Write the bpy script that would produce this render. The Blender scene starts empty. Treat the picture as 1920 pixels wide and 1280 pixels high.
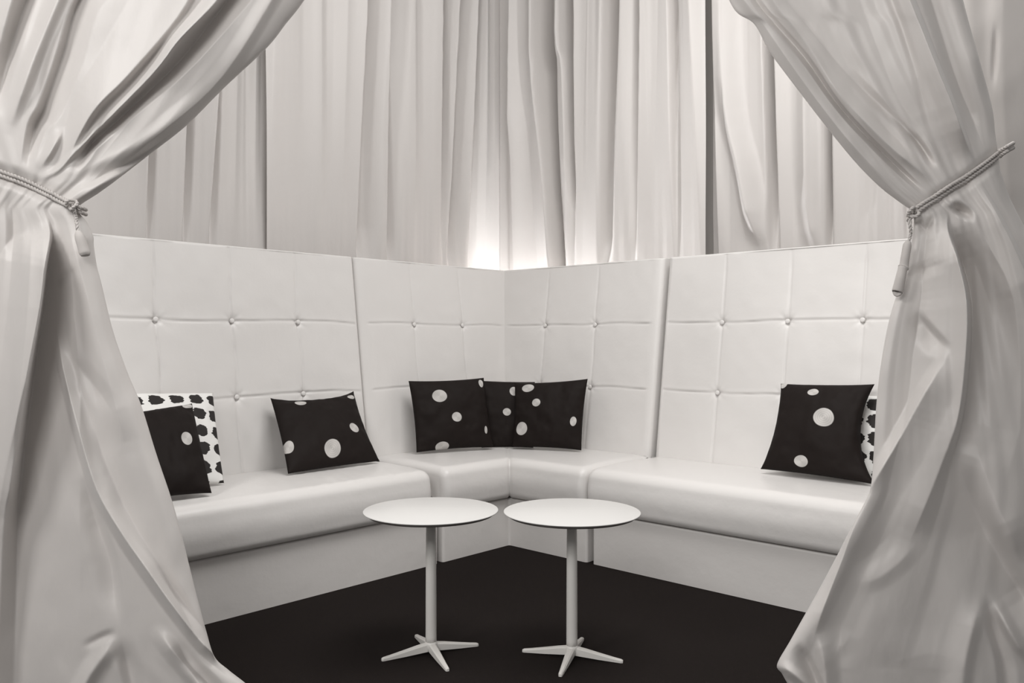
import bpy, bmesh, math, random
import numpy as np
from mathutils import Vector, Matrix

random.seed(4)
rng = np.random.default_rng(7)
sc = bpy.context.scene
COL = sc.collection

# ------------------------------------------------------------------ camera
F, CX, CY, H = 1565.0, 960.0, 640.0, 1.12      # focal length in pixels, image centre, eye height
cam_d = bpy.data.cameras.new('camera')
cam_d.sensor_width = 36.0
cam_d.lens = 36.0 * F / 1920.0
cam = bpy.data.objects.new('camera', cam_d)
COL.objects.link(cam)
cam.location = (0, 0, H)
cam.rotation_euler = (math.radians(90), 0, 0)
sc.camera = cam
sc.view_settings.view_transform = 'Standard'
sc.view_settings.look = 'None'

def at(x, y, Y):
    return Vector(((x - CX) / F * Y, Y, H - (y - CY) / F * Y))

# sofa frame: C0 = inner front corner of the bases; U runs away along the left run, V away along the right run
ANG = math.radians(42.9)
U = np.array([math.sin(ANG), math.cos(ANG), 0.0])
V = np.array([-math.cos(ANG), math.sin(ANG), 0.0])
Z = np.array([0, 0, 1.0])
C0 = np.array([-0.015, 4.59, 0.0])
SEAT, TOPZ, BASEZ = 0.485, 1.595, 0.262
D0, D1 = 0.56, 0.708            # depth of the backrest face at seat height and at its top
def dback(z): return D0 + (D1 - D0) * (z - SEAT) / (TOPZ - SEAT)
def LW(a, d, z): return C0 - U * a + V * d + Z * z     # left run
def RW(b, d, z): return C0 - V * b + U * d + Z * z     # right run

# ------------------------------------------------------------------ materials
def new_mat(name):
    m = bpy.data.materials.new(name); m.use_nodes = True
    nt = m.node_tree
    return m, nt, nt.nodes['Principled BSDF'], nt.nodes['Material Output']

def N(nt, t, **kw):
    n = nt.nodes.new(t)
    for k, v in kw.items():
        if k in n.inputs: n.inputs[k].default_value = v
        else: setattr(n, k, v)
    return n

def math_n(nt, op, a, b=None, c=None):
    n = nt.nodes.new('ShaderNodeMath'); n.operation = op
    for i, x in enumerate((a, b, c)):
        if x is None: continue
        if isinstance(x, (int, float)): n.inputs[i].default_value = x
        else: nt.links.new(x, n.inputs[i])
    return n.outputs[0]

def bump(nt, bsdf, scale, strength, dist, detail=3.0, stretch=(1, 1, 1)):
    tc = N(nt, 'ShaderNodeTexCoord')
    mp = N(nt, 'ShaderNodeMapping'); mp.inputs['Scale'].default_value = stretch
    nz = N(nt, 'ShaderNodeTexNoise'); nz.inputs['Scale'].default_value = scale; nz.inputs['Detail'].default_value = detail
    b = N(nt, 'ShaderNodeBump'); b.inputs['Strength'].default_value = strength; b.inputs['Distance'].default_value = dist
    nt.links.new(tc.outputs['Object'], mp.inputs[0]); nt.links.new(mp.outputs[0], nz.inputs['Vector'])
    nt.links.new(nz.outputs[0], b.inputs['Height']); nt.links.new(b.outputs[0], bsdf.inputs['Normal'])
    return nz

def fabric(name, col, rough=0.5, trans=0.15, sheen=0.2):
    m, nt, b, out = new_mat(name)
    b.inputs['Base Color'].default_value = (*col, 1)
    b.inputs['Roughness'].default_value = rough
    b.inputs['Specular IOR Level'].default_value = 0.35
    b.inputs['Sheen Weight'].default_value = sheen
    bump(nt, b, 14.0, 0.25, 0.01, 4.0, (1, 1, 0.5))
    if trans:
        t = N(nt, 'ShaderNodeBsdfTranslucent'); t.inputs[0].default_value = (*col, 1)
        mx = N(nt, 'ShaderNodeMixShader'); mx.inputs[0].default_value = trans
        nt.links.new(b.outputs[0], mx.inputs[1]); nt.links.new(t.outputs[0], mx.inputs[2])
        nt.links.new(mx.outputs[0], out.inputs[0])
    return m

M_DRAPE = fabric('drape_fabric', (0.69, 0.66, 0.641), 0.55, 0.1)
M_CURT = fabric('curtain_fabric', (0.612, 0.582, 0.562), 0.42, 0.10)
M_SIDE = fabric('side_fabric', (0.58, 0.55, 0.53), 0.6, 0.1)

def vinyl(name, col, rough, bs):
    m, nt, b, out = new_mat(name)
    b.inputs['Base Color'].default_value = (*col, 1)
    b.inputs['Roughness'].default_value = rough
    b.inputs['Specular IOR Level'].default_value = 0.45
    bump(nt, b, 9.0, bs, 0.02, 5.0)
    return m
M_VINYL = vinyl('white_vinyl', (0.735, 0.714, 0.697), 0.42, 0.12)
M_SEAT = vinyl('white_seat_vinyl', (0.735, 0.714, 0.697), 0.36, 0.18)
M_BASE = vinyl('white_base_vinyl', (0.70, 0.676, 0.658), 0.45, 0.15)

def paint(name, col, rough):
    m, nt, b, out = new_mat(name)
    nz = N(nt, 'ShaderNodeTexNoise'); nz.inputs['Scale'].default_value = 40
    r = N(nt, 'ShaderNodeMapRange'); r.inputs['To Min'].default_value = rough - .04; r.inputs['To Max'].default_value = rough + .04
    nt.links.new(nz.outputs[0], r.inputs[0]); nt.links.new(r.outputs[0], b.inputs['Roughness'])
    b.inputs['Base Color'].default_value = (*col, 1)
    return m
M_TOP = paint('white_laminate', (0.65, 0.64, 0.625), 0.45)
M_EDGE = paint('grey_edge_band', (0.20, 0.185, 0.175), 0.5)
M_METAL = paint('white_powder_coat', (0.72, 0.70, 0.67), 0.38)

m, nt, b, out = new_mat('black_carpet')
b.inputs['Roughness'].default_value = 0.95; b.inputs['Specular IOR Level'].default_value = 0.1
nz = bump(nt, b, 420.0, 0.6, 0.01, 2.0)
cr = N(nt, 'ShaderNodeValToRGB')
cr.color_ramp.elements[0].position = .3; cr.color_ramp.elements[0].color = (0.010, 0.0075, 0.0068, 1)
cr.color_ramp.elements[1].position = .75; cr.color_ramp.elements[1].color = (0.022, 0.017, 0.0155, 1)
nt.links.new(nz.outputs[0], cr.inputs[0]); nt.links.new(cr.outputs[0], b.inputs['Base Color'])
M_CARPET = m
M_WALL = paint('plain_wall_paint', (0.55, 0.53, 0.51), 0.8)
M_ROPE = fabric('rope_fibre', (0.50, 0.47, 0.45), 0.7, 0.0)

def dotted(name, dots):
    """black cloth with round stitched discs, their fan of shine painted into the colour; dots = (u, v, ru, rv)"""
    m, nt, b, out = new_mat(name)
    uv = N(nt, 'ShaderNodeUVMap'); sp = N(nt, 'ShaderNodeSeparateXYZ')
    nt.links.new(uv.outputs[0], sp.inputs[0])
    mask = None; rad = None; ang = None
    for (du, dv, ru, rv) in dots:
        x = math_n(nt, 'DIVIDE', math_n(nt, 'SUBTRACT', sp.outputs[0], du), ru)
        y = math_n(nt, 'DIVIDE', math_n(nt, 'SUBTRACT', sp.outputs[1], dv), rv)
        r = math_n(nt, 'SQRT', math_n(nt, 'ADD', math_n(nt, 'MULTIPLY', x, x), math_n(nt, 'MULTIPLY', y, y)))
        rad = r if rad is None else math_n(nt, 'MINIMUM', rad, r)
        a = math_n(nt, 'MULTIPLY', math_n(nt, 'ARCTAN2', y, x), math_n(nt, 'LESS_THAN', r, 1.05))
        ang = a if ang is None else math_n(nt, 'ADD', ang, a)
    mr = N(nt, 'ShaderNodeMapRange'); mr.inputs['From Min'].default_value = 1.03; mr.inputs['From Max'].default_value = 0.97
    nt.links.new(rad, mr.inputs[0])
    rings = math_n(nt, 'SINE', math_n(nt, 'MULTIPLY', rad, 30.0))
    fan_sheen = math_n(nt, 'SINE', math_n(nt, 'MULTIPLY', ang, 2.0))  # bright wedges of disc shine, painted into the base colour
    val = math_n(nt, 'ADD', math_n(nt, 'MULTIPLY_ADD', rings, 0.04, 0.5), math_n(nt, 'MULTIPLY', fan_sheen, 0.045))
    disc = N(nt, 'ShaderNodeCombineColor')
    nt.links.new(val, disc.inputs[0]); nt.links.new(math_n(nt, 'MULTIPLY', val, 0.965), disc.inputs[1]); nt.links.new(math_n(nt, 'MULTIPLY', val, 0.93), disc.inputs[2])
    mx = N(nt, 'ShaderNodeMix'); mx.data_type = 'RGBA'
    mx.inputs[6].default_value = (0.013, 0.0095, 0.0085, 1)
    nt.links.new(mr.outputs[0], mx.inputs[0]); nt.links.new(disc.outputs[0], mx.inputs[7])
    nt.links.new(mx.outputs[2], b.inputs['Base Color'])
    b.inputs['Roughness'].default_value = 0.65; b.inputs['Specular IOR Level'].default_value = 0.12
    bump(nt, b, 16.0, 0.15, 0.02, 3.0)
    return m

def spotted(name, n, offu, offv, ru=0.34, rv=0.32, seed=0.0):
    """white cloth with rows of dark ragged brush blots"""
    m, nt, b, out = new_mat(name)
    uv = N(nt, 'ShaderNodeUVMap')
    nz = N(nt, 'ShaderNodeTexNoise'); nz.inputs['Scale'].default_value = 16.0; nz.inputs['Detail'].default_value = 2.0
    mpn = N(nt, 'ShaderNodeMapping'); mpn.inputs['Location'].default_value = (seed, seed * .7, 0); mpn.inputs['Scale'].default_value = (0.7, 1.6, 1)
    nt.links.new(uv.outputs[0], mpn.inputs[0]); nt.links.new(mpn.outputs[0], nz.inputs['Vector'])
    sp = N(nt, 'ShaderNodeSeparateXYZ'); nt.links.new(uv.outputs[0], sp.inputs[0])
    sn = N(nt, 'ShaderNodeSeparateColor'); nt.links.new(nz.outputs[1], sn.inputs[0])
    def cell(s, k, off, nc, amp):
        p = math_n(nt, 'ADD', math_n(nt, 'MULTIPLY', s, k), off)
        p = math_n(nt, 'ADD', p, math_n(nt, 'MULTIPLY', math_n(nt, 'SUBTRACT', nc, 0.5), amp))
        return math_n(nt, 'SUBTRACT', math_n(nt, 'FRACT', p), 0.5)
    x = math_n(nt, 'DIVIDE', cell(sp.outputs[0], n[0], offu, sn.outputs[0], 0.45), ru)
    y = math_n(nt, 'DIVIDE', cell(sp.outputs[1], n[1], offv, sn.outputs[1], 0.25), rv)
    r = math_n(nt, 'ADD', math_n(nt, 'POWER', math_n(nt, 'ABSOLUTE', x), 2.4), math_n(nt, 'POWER', math_n(nt, 'ABSOLUTE', y), 2.4))
    mr = N(nt, 'ShaderNodeMapRange'); mr.inputs['From Min'].default_value = 1.06; mr.inputs['From Max'].default_value = 0.94
    nt.links.new(r, mr.inputs[0])
    mx = N(nt, 'ShaderNodeMix'); mx.data_type = 'RGBA'
    mx.inputs[6].default_value = (0.80, 0.79, 0.77, 1); mx.inputs[7].default_value = (0.013, 0.0095, 0.0085, 1)
    nt.links.new(mr.outputs[0], mx.inputs[0]); nt.links.new(mx.outputs[2], b.inputs['Base Color'])
    b.inputs['Roughness'].default_value = 0.75
    return m

# ------------------------------------------------------------------ object helpers
def tag(o, label=None, cat=None, group=None, kind=None):
    if label: o['label'] = label
    if cat: o['category'] = cat
    if group: o['group'] = group
    if kind: o['kind'] = kind
    return o

def empty(name, loc, label, cat, group=None):
    o = bpy.data.objects.new(name, None); COL.objects.link(o)
    o.location = loc; o.empty_display_size = .1
    return tag(o, label, cat, group)

def link_mesh(name, me, mat, parent=None, smooth=True):
    if smooth:
        me.polygons.foreach_set('use_smooth', [True] * len(me.polygons))
    me.materials.append(mat)
    o = bpy.data.objects.new(name, me); COL.objects.link(o)
    if parent is not None: o.parent = parent
    return o

def raw(name, verts, faces, mat, parent=None, smooth=True, origin=None):
    """verts in world space; stored relative to the parent's (or given) origin"""
    verts = np.asarray(verts, float)
    base = np.array(parent_world(parent)) if parent is not None else (np.array(origin) if origin is not None else np.zeros(3))
    me = bpy.data.meshes.new(name)
    me.from_pydata([tuple(v) for v in (verts - base)], [], faces)
    me.update()
    o = link_mesh(name, me, mat, parent, smooth)
    if parent is None and origin is not None: o.location = origin
    return o

def parent_world(p):
    v = Vector((0, 0, 0))
    while p is not None:
        v += p.location; p = p.parent
    return v

def grid_faces(R, C, flip=False, off=0):
    i = np.arange(R - 1)[:, None] * C + np.arange(C - 1)[None, :] + off
    f = np.stack([i, i + 1, i + C + 1, i + C], -1).reshape(-1, 4)
    return f[:, ::-1] if flip else f

def grid_obj(name, P, mat, parent=None, flip=False, origin=None, uv=None):
    R, C = P.shape[:2]
    base = np.array(parent_world(parent)) if parent is not None else (np.array(origin) if origin is not None else np.zeros(3))
    v = (P.reshape(-1, 3) - base)
    f = grid_faces(R, C, flip)
    me = bpy.data.meshes.new(name)
    me.vertices.add(len(v)); me.vertices.foreach_set('co', v.astype(np.float32).ravel())
    me.loops.add(f.size); me.loops.foreach_set('vertex_index', f.astype(np.int32).ravel())
    me.polygons.add(len(f)); me.polygons.foreach_set('loop_start', np.arange(0, f.size, 4, dtype=np.int32))
    me.update(calc_edges=True); me.validate()
    o = link_mesh(name, me, mat, parent)
    if parent is None and origin is not None: o.location = origin
    return o

def tube(path, radii, seg=10, cap=True):
    """tube along 3D path -> verts, faces"""
    P = [np.array(p, float) for p in path]
    if not hasattr(radii, '__len__'): radii = [radii] * len(P)
    vs, fs = [], []
    ref = np.array([0.13, 0.31, 0.94])
    for i, p in enumerate(P):
        t = P[min(i + 1, len(P) - 1)] - P[max(i - 1, 0)]
        t = t / (np.linalg.norm(t) + 1e-12)
        n = np.cross(t, ref); n /= np.linalg.norm(n) + 1e-12
        bq = np.cross(t, n)
        for k in range(seg):
            an = 2 * math.pi * k / seg
            vs.append(p + radii[i] * (math.cos(an) * n + math.sin(an) * bq))
    for i in range(len(P) - 1):
        for k in range(seg):
            fs.append((i * seg + k, i * seg + (k + 1) % seg, (i + 1) * seg + (k + 1) % seg, (i + 1) * seg + k))
    if cap:
        fs.append(tuple(range(seg - 1, -1, -1))); fs.append(tuple((len(P) - 1) * seg + k for k in range(seg)))
    return vs, fs

def join(parts):
    vs, fs = [], []
    for v, f in parts:
        o = len(vs); vs += list(v); fs += [tuple(i + o for i in q) for q in f]
    return vs, fs

def lathe(prof, centre, seg=64):
    vs, fs = [], []
    for r, z in prof:
        for k in range(seg):
            an = 2 * math.pi * k / seg
            vs.append((centre[0] + r * math.cos(an), centre[1] + r * math.sin(an), centre[2] + z))
    for i in range(len(prof) - 1):
        for k in range(seg):
            fs.append((i * seg + k, i * seg + (k + 1) % seg, (i + 1) * seg + (k + 1) % seg, (i + 1) * seg + k))
    fs.append(tuple(range(seg - 1, -1, -1))); fs.append(tuple((len(prof) - 1) * seg + k for k in range(seg)))
    return vs, fs

# ------------------------------------------------------------------ folds of cloth
def noise2(x, y, seed=0):
    """smooth value noise on arrays"""
    r = np.random.default_rng(seed); T = r.random((64, 64))
    xi = np.floor(x).astype(int); yi = np.floor(y).astype(int)
    fx = x - xi; fy = y - yi
    fx = fx * fx * (3 - 2 * fx); fy = fy * fy * (3 - 2 * fy)
    g = lambda i, j: T[i % 64, j % 64]
    return (g(xi, yi) * (1 - fx) * (1 - fy) + g(xi + 1, yi) * fx * (1 - fy) + g(xi, yi + 1) * (1 - fx) * fy + g(xi + 1, yi + 1) * fx * fy) - .5

def fold(x, y, pts, amps, wl, wr, p=2.0):
    """height of one fold line: pts run downwards; wl / wr are its widths on either side, p its sharpness"""
    pts = np.array(pts, float)
    # smooth the polyline
    if len(pts) > 2:
        q = np.linspace(0, len(pts) - 1, (len(pts) - 1) * 5 + 1)
        pts_s = np.stack([cr_interp(q, pts[:, 0]), cr_interp(q, pts[:, 1])], -1)
    else:
        q = np.linspace(0, 1, 2); pts_s = pts
    amps = np.interp(q, np.linspace(0, len(pts) - 1, len(amps) if hasattr(amps, '__len__') else 1), amps) if hasattr(amps, '__len__') else np.full(len(q), float(amps))
    wls = np.interp(q, np.linspace(0, len(pts) - 1, len(wl)), wl) if hasattr(wl, '__len__') else np.full(len(q), float(wl))
    wrs = np.interp(q, np.linspace(0, len(pts) - 1, len(wr)), wr) if hasattr(wr, '__len__') else np.full(len(q), float(wr))
    seg = np.hypot(np.diff(pts_s[:, 0]), np.diff(pts_s[:, 1])); arc = np.concatenate([[0], np.cumsum(seg)]); tot = arc[-1]
    el = min(.34 * tot, 90.0)
    sm = lambda t: t * t * (3 - 2 * t)
    if pts_s[0, 1] > -25: amps = amps * sm(np.clip(arc / el, 0, 1))
    if pts_s[-1, 1] < 1290: amps = amps * sm(np.clip((tot - arc) / el, 0, 1))
    best = np.full(x.shape, 1e18); sg = np.zeros(x.shape); am = np.zeros(x.shape); WL = np.ones(x.shape); WR = np.ones(x.shape)
    for i in range(len(pts_s) - 1):
        ax, ay = pts_s[i]; bx, by = pts_s[i + 1]
        dx, dy = bx - ax, by - ay
        t = np.clip(((x - ax) * dx + (y - ay) * dy) / (dx * dx + dy * dy + 1e-9), 0, 1)
        d2 = (x - ax - t * dx) ** 2 + (y - ay - t * dy) ** 2
        s = dx * (y - ay) - dy * (x - ax)
        k = d2 < best
        best = np.where(k, d2, best); sg = np.where(k, s, sg)
        am = np.where(k, amps[i] + (amps[i + 1] - amps[i]) * t, am)
        WL = np.where(k, wls[i] + (wls[i + 1] - wls[i]) * t, WL); WR = np.where(k, wrs[i] + (wrs[i + 1] - wrs[i]) * t, WR)
    d = np.sqrt(best)
    w = np.where(sg > 0, WL, WR)
    f = np.clip(1 - d / w, 0, 1)
    if p == 0:   # rounded crest, long flanks
        d0 = d / (w * 1.35)
        f = np.clip(1 - d0, 0, 1) ** 2 * (1 + 1.2 * d0)
    else:
        f = f ** p
    return am * f

def cr_interp(q, v):
    """Catmull-Rom through v at integer knots"""
    v = np.asarray(v, float); n = len(v)
    i = np.clip(np.floor(q).astype(int), 0, n - 2); t = q - i
    p0 = v[np.clip(i - 1, 0, n - 1)]; p1 = v[i]; p2 = v[i + 1]; p3 = v[np.clip(i + 2, 0, n - 1)]
    return .5 * (2 * p1 + (p2 - p0) * t + (2 * p0 - 5 * p1 + 4 * p2 - p3) * t * t + (3 * p1 - p0 - 3 * p2 + p3) * t ** 3)

def edge(tab, y):
    tab = np.array(tab, float)
    # monotone-ish smooth interpolation
    ys, xs = tab[:, 0], tab[:, 1]
    base = np.interp(y, ys, xs)
    return base


# ------------------------------------------------------------------ the setting
def rect(name, pts, mat):
    o = raw(name, pts, [(0, 1, 2, 3)], mat, smooth=False)
    return tag(o, kind='structure')
fl = rect('floor', [(-5, -1.5, 0), (5, -1.5, 0), (5, 8.5, 0), (-5, 8.5, 0)], M_CARPET)
WD = 1.34                                   # walls stand just behind the drapes
cw = C0 + (U + V) * WD
def wall(name, P, Q, h=4.0):
    P, Q = np.array(P), np.array(Q)
    return rect(name, [P, Q, Q + Z * h, P + Z * h], M_WALL)
wall('wall_left', cw, LW(3.6, WD, 0))
wall('wall_right', RW(3.6, WD, 0), cw)

# ------------------------------------------------------------------ drapes on the walls behind the sofas
def drape(name, place, run, zr, feats, label, base=0.95, seed=0, tuck=None):
    q = np.arange(run[0], run[1] + 1e-6, 0.0055)
    z = np.concatenate([np.arange(zr[0], 1.4, 0.05), np.arange(1.4, zr[1] + 1e-6, 0.02)])
    A, ZZ = np.meshgrid(q, z)
    P = place(A[..., None], base, ZZ[..., None])
    px = CX + F * P[..., 0] / P[..., 1]; py = CY - F * (P[..., 2] - H) / P[..., 1]
    r = np.zeros(A.shape)
    slits = []
    for pts, am, wl, wr, p in feats:
        if p == 1 and np.min(am) > 0:
            if wr <= 8: slits.append(([(x + 6, y) for x, y in pts], -1.2 * np.array(am) - 14, 4, 13, 1))
            elif wl <= 8: slits.append(([(x - 6, y) for x, y in pts], -1.2 * np.array(am) - 14, 13, 4, 1))
    for f in feats + slits:
        r += 1.6 * fold(px, py, *f)
    r += noise2(px / 26 + seed, py / 900, seed) * 5 + noise2(px / 9 + seed, py / 700 + 3, seed + 1) * 1.8 + noise2(px / 60, py / 260, seed + 5) * 7
    if run[0] < 0: r *= np.clip((A + .99) / .08, 0, 1)          # flat where the two walls of cloth meet
    if tuck == 'start': r = np.where(A < run[0] + .10, np.minimum(r, 0) - 36, r)
    if tuck == 'end': r = np.where(A > run[1] - .08, np.maximum(r, 0), r)
    r *= P[..., 1] / F                       # pixels -> metres at that distance
    D = base - np.maximum(r, base - WD + .025)
    P = place(A[..., None], D[..., None], ZZ[..., None])
    o = grid_obj(name, P, M_DRAPE, origin=tuple(place(np.array([(run[0] + run[1]) / 2]), base, np.array([0.02]))))
    return tag(o, label, 'drape', 'pale drapes hung behind the sofas')

def a_of(x, d=0.95):    # run coordinate of the pixel column x on the left wall plane
    r = (x - CX) / F; c = C0 + V * d
    return (c[0] - r * c[1]) / (U[0] - r * U[1])
def b_of(x, d=0.95):
    r = (x - CX) / F; c = C0 + U * d
    return (c[0] - r * c[1]) / (V[0] - r * V[1])

def sawtooth(x0, x1, xt, xb, amp, w, cut=5):     # a fold that climbs to the right and drops sharply
    return ([(xt, x0), (xb, x1)], amp, w, cut, 1)
S = lambda xt, yt, xb, yb, amp, wl, wr, p=0: ([(xt, yt), (xb, yb)], amp, wl, wr, p)

LEFT_A = [
    S(278, -300, 271, 500, 34, 60, 5, 1), S(349, -300, 338, 500, 38, 62, 6, 1), S(412, -300, 386, 500, 44, 48, 8, 1),
    S(455, -200, 436, 500, 12, 16, 12), S(210, -300, 200, 500, 14, 30, 20), S(514, -300, 488, 500, -26, 34, 40, 1), S(482, -300, 462, 500, -26, 60, 16, 1),
]
LEFT_B = [
    S(520, -300, 500, 520, 10, 12, 60), S(600, -300, 600, 520, 7, 26, 10), S(645, -300, 640, 520, 8, 30, 12),
    S(682, -400, 667, 520, 26, 50, 4, 1), ([(700, -300), (690, 200), (676, 520)], [-10, -12, -22], [12, 14, 10], [16, 18, 34], 0),
    S(712, -300, 726, 520, 26, 30, 4, 1), ([(742, -300), (733, 250), (733, 520)], [-12, -8, -18], 8, [30, 20, 12], 0),
    S(768, -300, 777, 520, 12, 18, 14), S(812, -300, 826, 520, 22, 40, 4, 1), S(826, -300, 832, 520, -14, 8, 14),
    S(851, -300, 840, 520, 26, 16, 4, 1), ([(868, -300), (860, 150), (848, 520)], [-10, -12, -22], 10, [14, 16, 18], 0),
    S(890, -300, 875, 520, 20, 22, 5, 1), S(905, -300, 886, 520, -10, 8, 12),
    S(908, -300, 910, 520, 12, 10, 8), S(930, -300, 928, 420, -12, 10, 10), S(938, -300, 935, 420, 8, 8, 8),
]
RIGHT_C = [
    ([(955, -300), (953, 120), (948, 300)], [-16, -14, 0], 14, 12, 0),
    ([(979, -300), (975, 120), (962, 300), (958, 640)], [20, 20, 10, 3], 8, 26, 0),
    ([(1018, -300), (1016, 100), (1024, 300), (1048, 640)], [20, 22, 12, 8], 30, 4, 1),
    ([(1026, -300), (1024, 100), (1034, 300), (1056, 640)], [-18, -20, -14, -6], 6, [14, 20, 16, 12], 0),
    ([(1060, -300), (1058, 60), (1060, 130), (1066, 400)], [14, 18, 6, 4], 20, 4, 1),
    ([(1068, -300), (1064, 80), (1074, 300)], [-12, -12, -2], 6, 12, 0),
    S(1086, -300, 1080, 520, 18, 4, 26, 1), S(1112, -300, 1100, 520, 8, 14, 12),
    S(1144, -300, 1121, 520, 20, 30, 4, 1), ([(1158, -300), (1140, 250), (1134, 520)], [-12, -14, -18], 12, [16, 14, 12], 0),
    S(1180, -300, 1150, 520, 14, 10, 24), S(1213, -300, 1194, 520, 16, 4, 30, 1), S(1204, -300, 1186, 520, -10, 14, 5),
    S(1250, -300, 1262, 520, 12, 40, 6, 1), S(1296, -300, 1316, 520, 20, 36, 16, 0),
]
RIGHT_D = [
    S(1337, -300, 1349, 520, 26, 4, 24, 1), ([(1362, -300), (1368, 150), (1402, 330), (1430, 480)], [16, 18, 22, 26], 20, 24, 0),
    S(1428, -300, 1440, 520, 16, 30, 4, 1), S(1442, -300, 1452, 520, -60, 8, 12, 1), S(1449, -300, 1465, 520, 22, 4, 40, 1),
    ([(1512, -300), (1518, 320), (1538, 500)], [12, 18, 10], 26, 20, 0),
    S(1544, -300, 1549, 520, 16, 22, 4, 1), S(1552, -300, 1555, 520, -60, 7, 9, 1), S(1558, -300, 1562, 520, 22, 4, 46, 1),
    ([(1640, -300), (1647, 480)], 16, 20, 14, 0), S(1690, -300, 1694, 500, 16, 30, 5, 1), S(1760, -300, 1765, 500, 20, 40, 5, 1),
    S(1840, -300, 1845, 500, 20, 50, 8, 1),
]
ZB, ZT = 0.02, 3.72
drape('drape', LW, (a_of(495, 1.09) - .05, 3.4), (ZB, ZT), LEFT_A,
      'shadowed grey drape with deep stripes of folds beside the left tied curtain', base=1.09, seed=1)
drape('drape', LW, (-1.11, a_of(497, 1.07)), (ZB, ZT), LEFT_B,
      'broad pale drape behind the left half of the sofa, left of the bright glow', base=1.07, seed=2)
drape('drape', RW, (-1.067, b_of(1326, 1.04)), (ZB, ZT), RIGHT_C,
      'pale drape with the bright glow low down, right of the room corner', base=1.04, seed=3, tuck='end')
drape('drape', RW, (b_of(1319, 1.12), 3.4), (ZB, ZT), RIGHT_D,
      'pale drape with three dark slit folds beside the right tied curtain', base=1.12, seed=4, tuck='start')

# ------------------------------------------------------------------ sofas
def roll(q0, q1, n, r, t, round0, round1):
    """unrolled coordinates of a padded slab edge: position along the face and setback behind it"""
    pos = list(np.linspace(q0 + (r if round0 else 0), q1 - (r if round1 else 0), n)); back = [0.0] * n
    th = np.linspace(0, math.pi / 2, 8)[1:]
    if round1:
        pos += [q1 - r + r * math.sin(x) for x in th] + [q1] * 2; back += [r - r * math.cos(x) for x in th] + [r + (t - r) * .5, t]
    if round0:
        pos = [q0] * 2 + [q0 + r - r * math.sin(x) for x in th[::-1]] + pos
        back = [t, r + (t - r) * .5] + [r - r * math.cos(x) for x in th[::-1]] + back
    return np.array(pos), np.array(back)

ROWS = (0.85, 1.222)
def tufted(place, a0, a1, seams, parent, mitre=False, seed=0, flip=False, puff=1.0):
    """leaning back panel; mitre: its a0 end meets the other wing of the corner"""
    n = int((a1 - a0) / 0.006)
    pa, ba = roll(0.0 if mitre else a0, a1, n, 0.028, 0.11, not mitre, True)
    pz, bz = roll(SEAT - 0.05, TOPZ, 190, 0.007, 0.11, False, True)
    PA, PZ = np.meshgrid(pa, pz); BA, BZ = np.meshgrid(ba, bz)
    d = dback(PZ)
    A = PA
    if mitre:
        s = -0.014 + 1.014 * PA / a1
        A = -d + (a1 + d) * s
    r = np.zeros(A.shape)
    wob = noise2(PZ * 4 + seed, A * 0 + seed, seed) * 0.016
    wob2 = noise2(A * 4 + seed, A * 0 + seed + 5, seed + 9) * 0.012
    du = np.full(A.shape, 9.0)
    for s_ in seams: du = np.minimum(du, np.abs(A - s_ - wob))
    dz = np.full(A.shape, 9.0)
    for z_ in ROWS: dz = np.minimum(dz, np.abs(PZ - z_ - wob2))
    fade = np.clip((TOPZ - PZ) / .10, 0, 1)
    r -= 0.0072 * np.exp(-du / 0.0032) * (0.35 + .65 * fade) * puff + 0.004 * np.exp(-du / 0.03) * fade
    r -= 0.0060 * np.exp(-dz / 0.0025) + 0.0022 * np.exp(-dz / 0.03)
    # the lower edge of each row sags over its seam a little
    for z_ in ROWS:
        k = (PZ - z_ - wob2)
        r += 0.0022 * np.exp(-np.abs(k - 0.012) / 0.012) * (k > 0)
    for s_ in seams:
        for z_ in ROWS:
            rr = (A - s_) ** 2 + (PZ - z_) ** 2
            r -= 0.011 * np.exp(-rr / 0.022 ** 2)
            an = np.arctan2(PZ - z_, A - s_)
            r += 0.0016 * np.cos(an * 7 + s_ * 9) * np.exp(-rr / 0.05 ** 2)
    r += noise2(A * 5 + seed, PZ * 4, seed + 2) * 0.007 + noise2(A * 17, PZ * 14 + seed, seed + 3) * 0.0025
    r *= (BA + BZ < 1e-6)
    if mitre: r *= np.clip((PA / a1 - .014) / .05, 0, 1)
    D = d - r + np.minimum(BA + BZ, 0.11)
    P = place(A[..., None], D[..., None], PZ[..., None])
    bk = grid_obj('backrest', P, M_VINYL, parent, flip)
    for s_ in seams:
        for z_ in ROWS:
            c = place(s_, dback(z_) + 0.002, z_)
            nrm = place(0, -1, 0.13) - place(0, 0, 0); nrm /= np.linalg.norm(nrm)
            e1 = place(1, 0, 0) - place(0, 0, 0); e2 = np.cross(nrm, e1)
            vs, fs = [], []
            for (rr, hh) in ((0.0125, -.006), (0.0120, -.002), (.0095, .0), (.006, .0008), (0.002, .0010)):
                for k in range(20):
                    t = 2 * math.pi * k / 20
                    vs.append(c + e1 * rr * math.cos(t) + e2 * rr * math.sin(t) + nrm * (hh + .001))
            for i in range(4):
                for k in range(20):
                    fs.append((i * 20 + k, i * 20 + (k + 1) % 20, (i + 1) * 20 + (k + 1) % 20, (i + 1) * 20 + k))
            fs.append(tuple(80 + k for k in range(20)))
            raw('button', vs, fs, M_VINYL, bk)
    return bk

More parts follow.
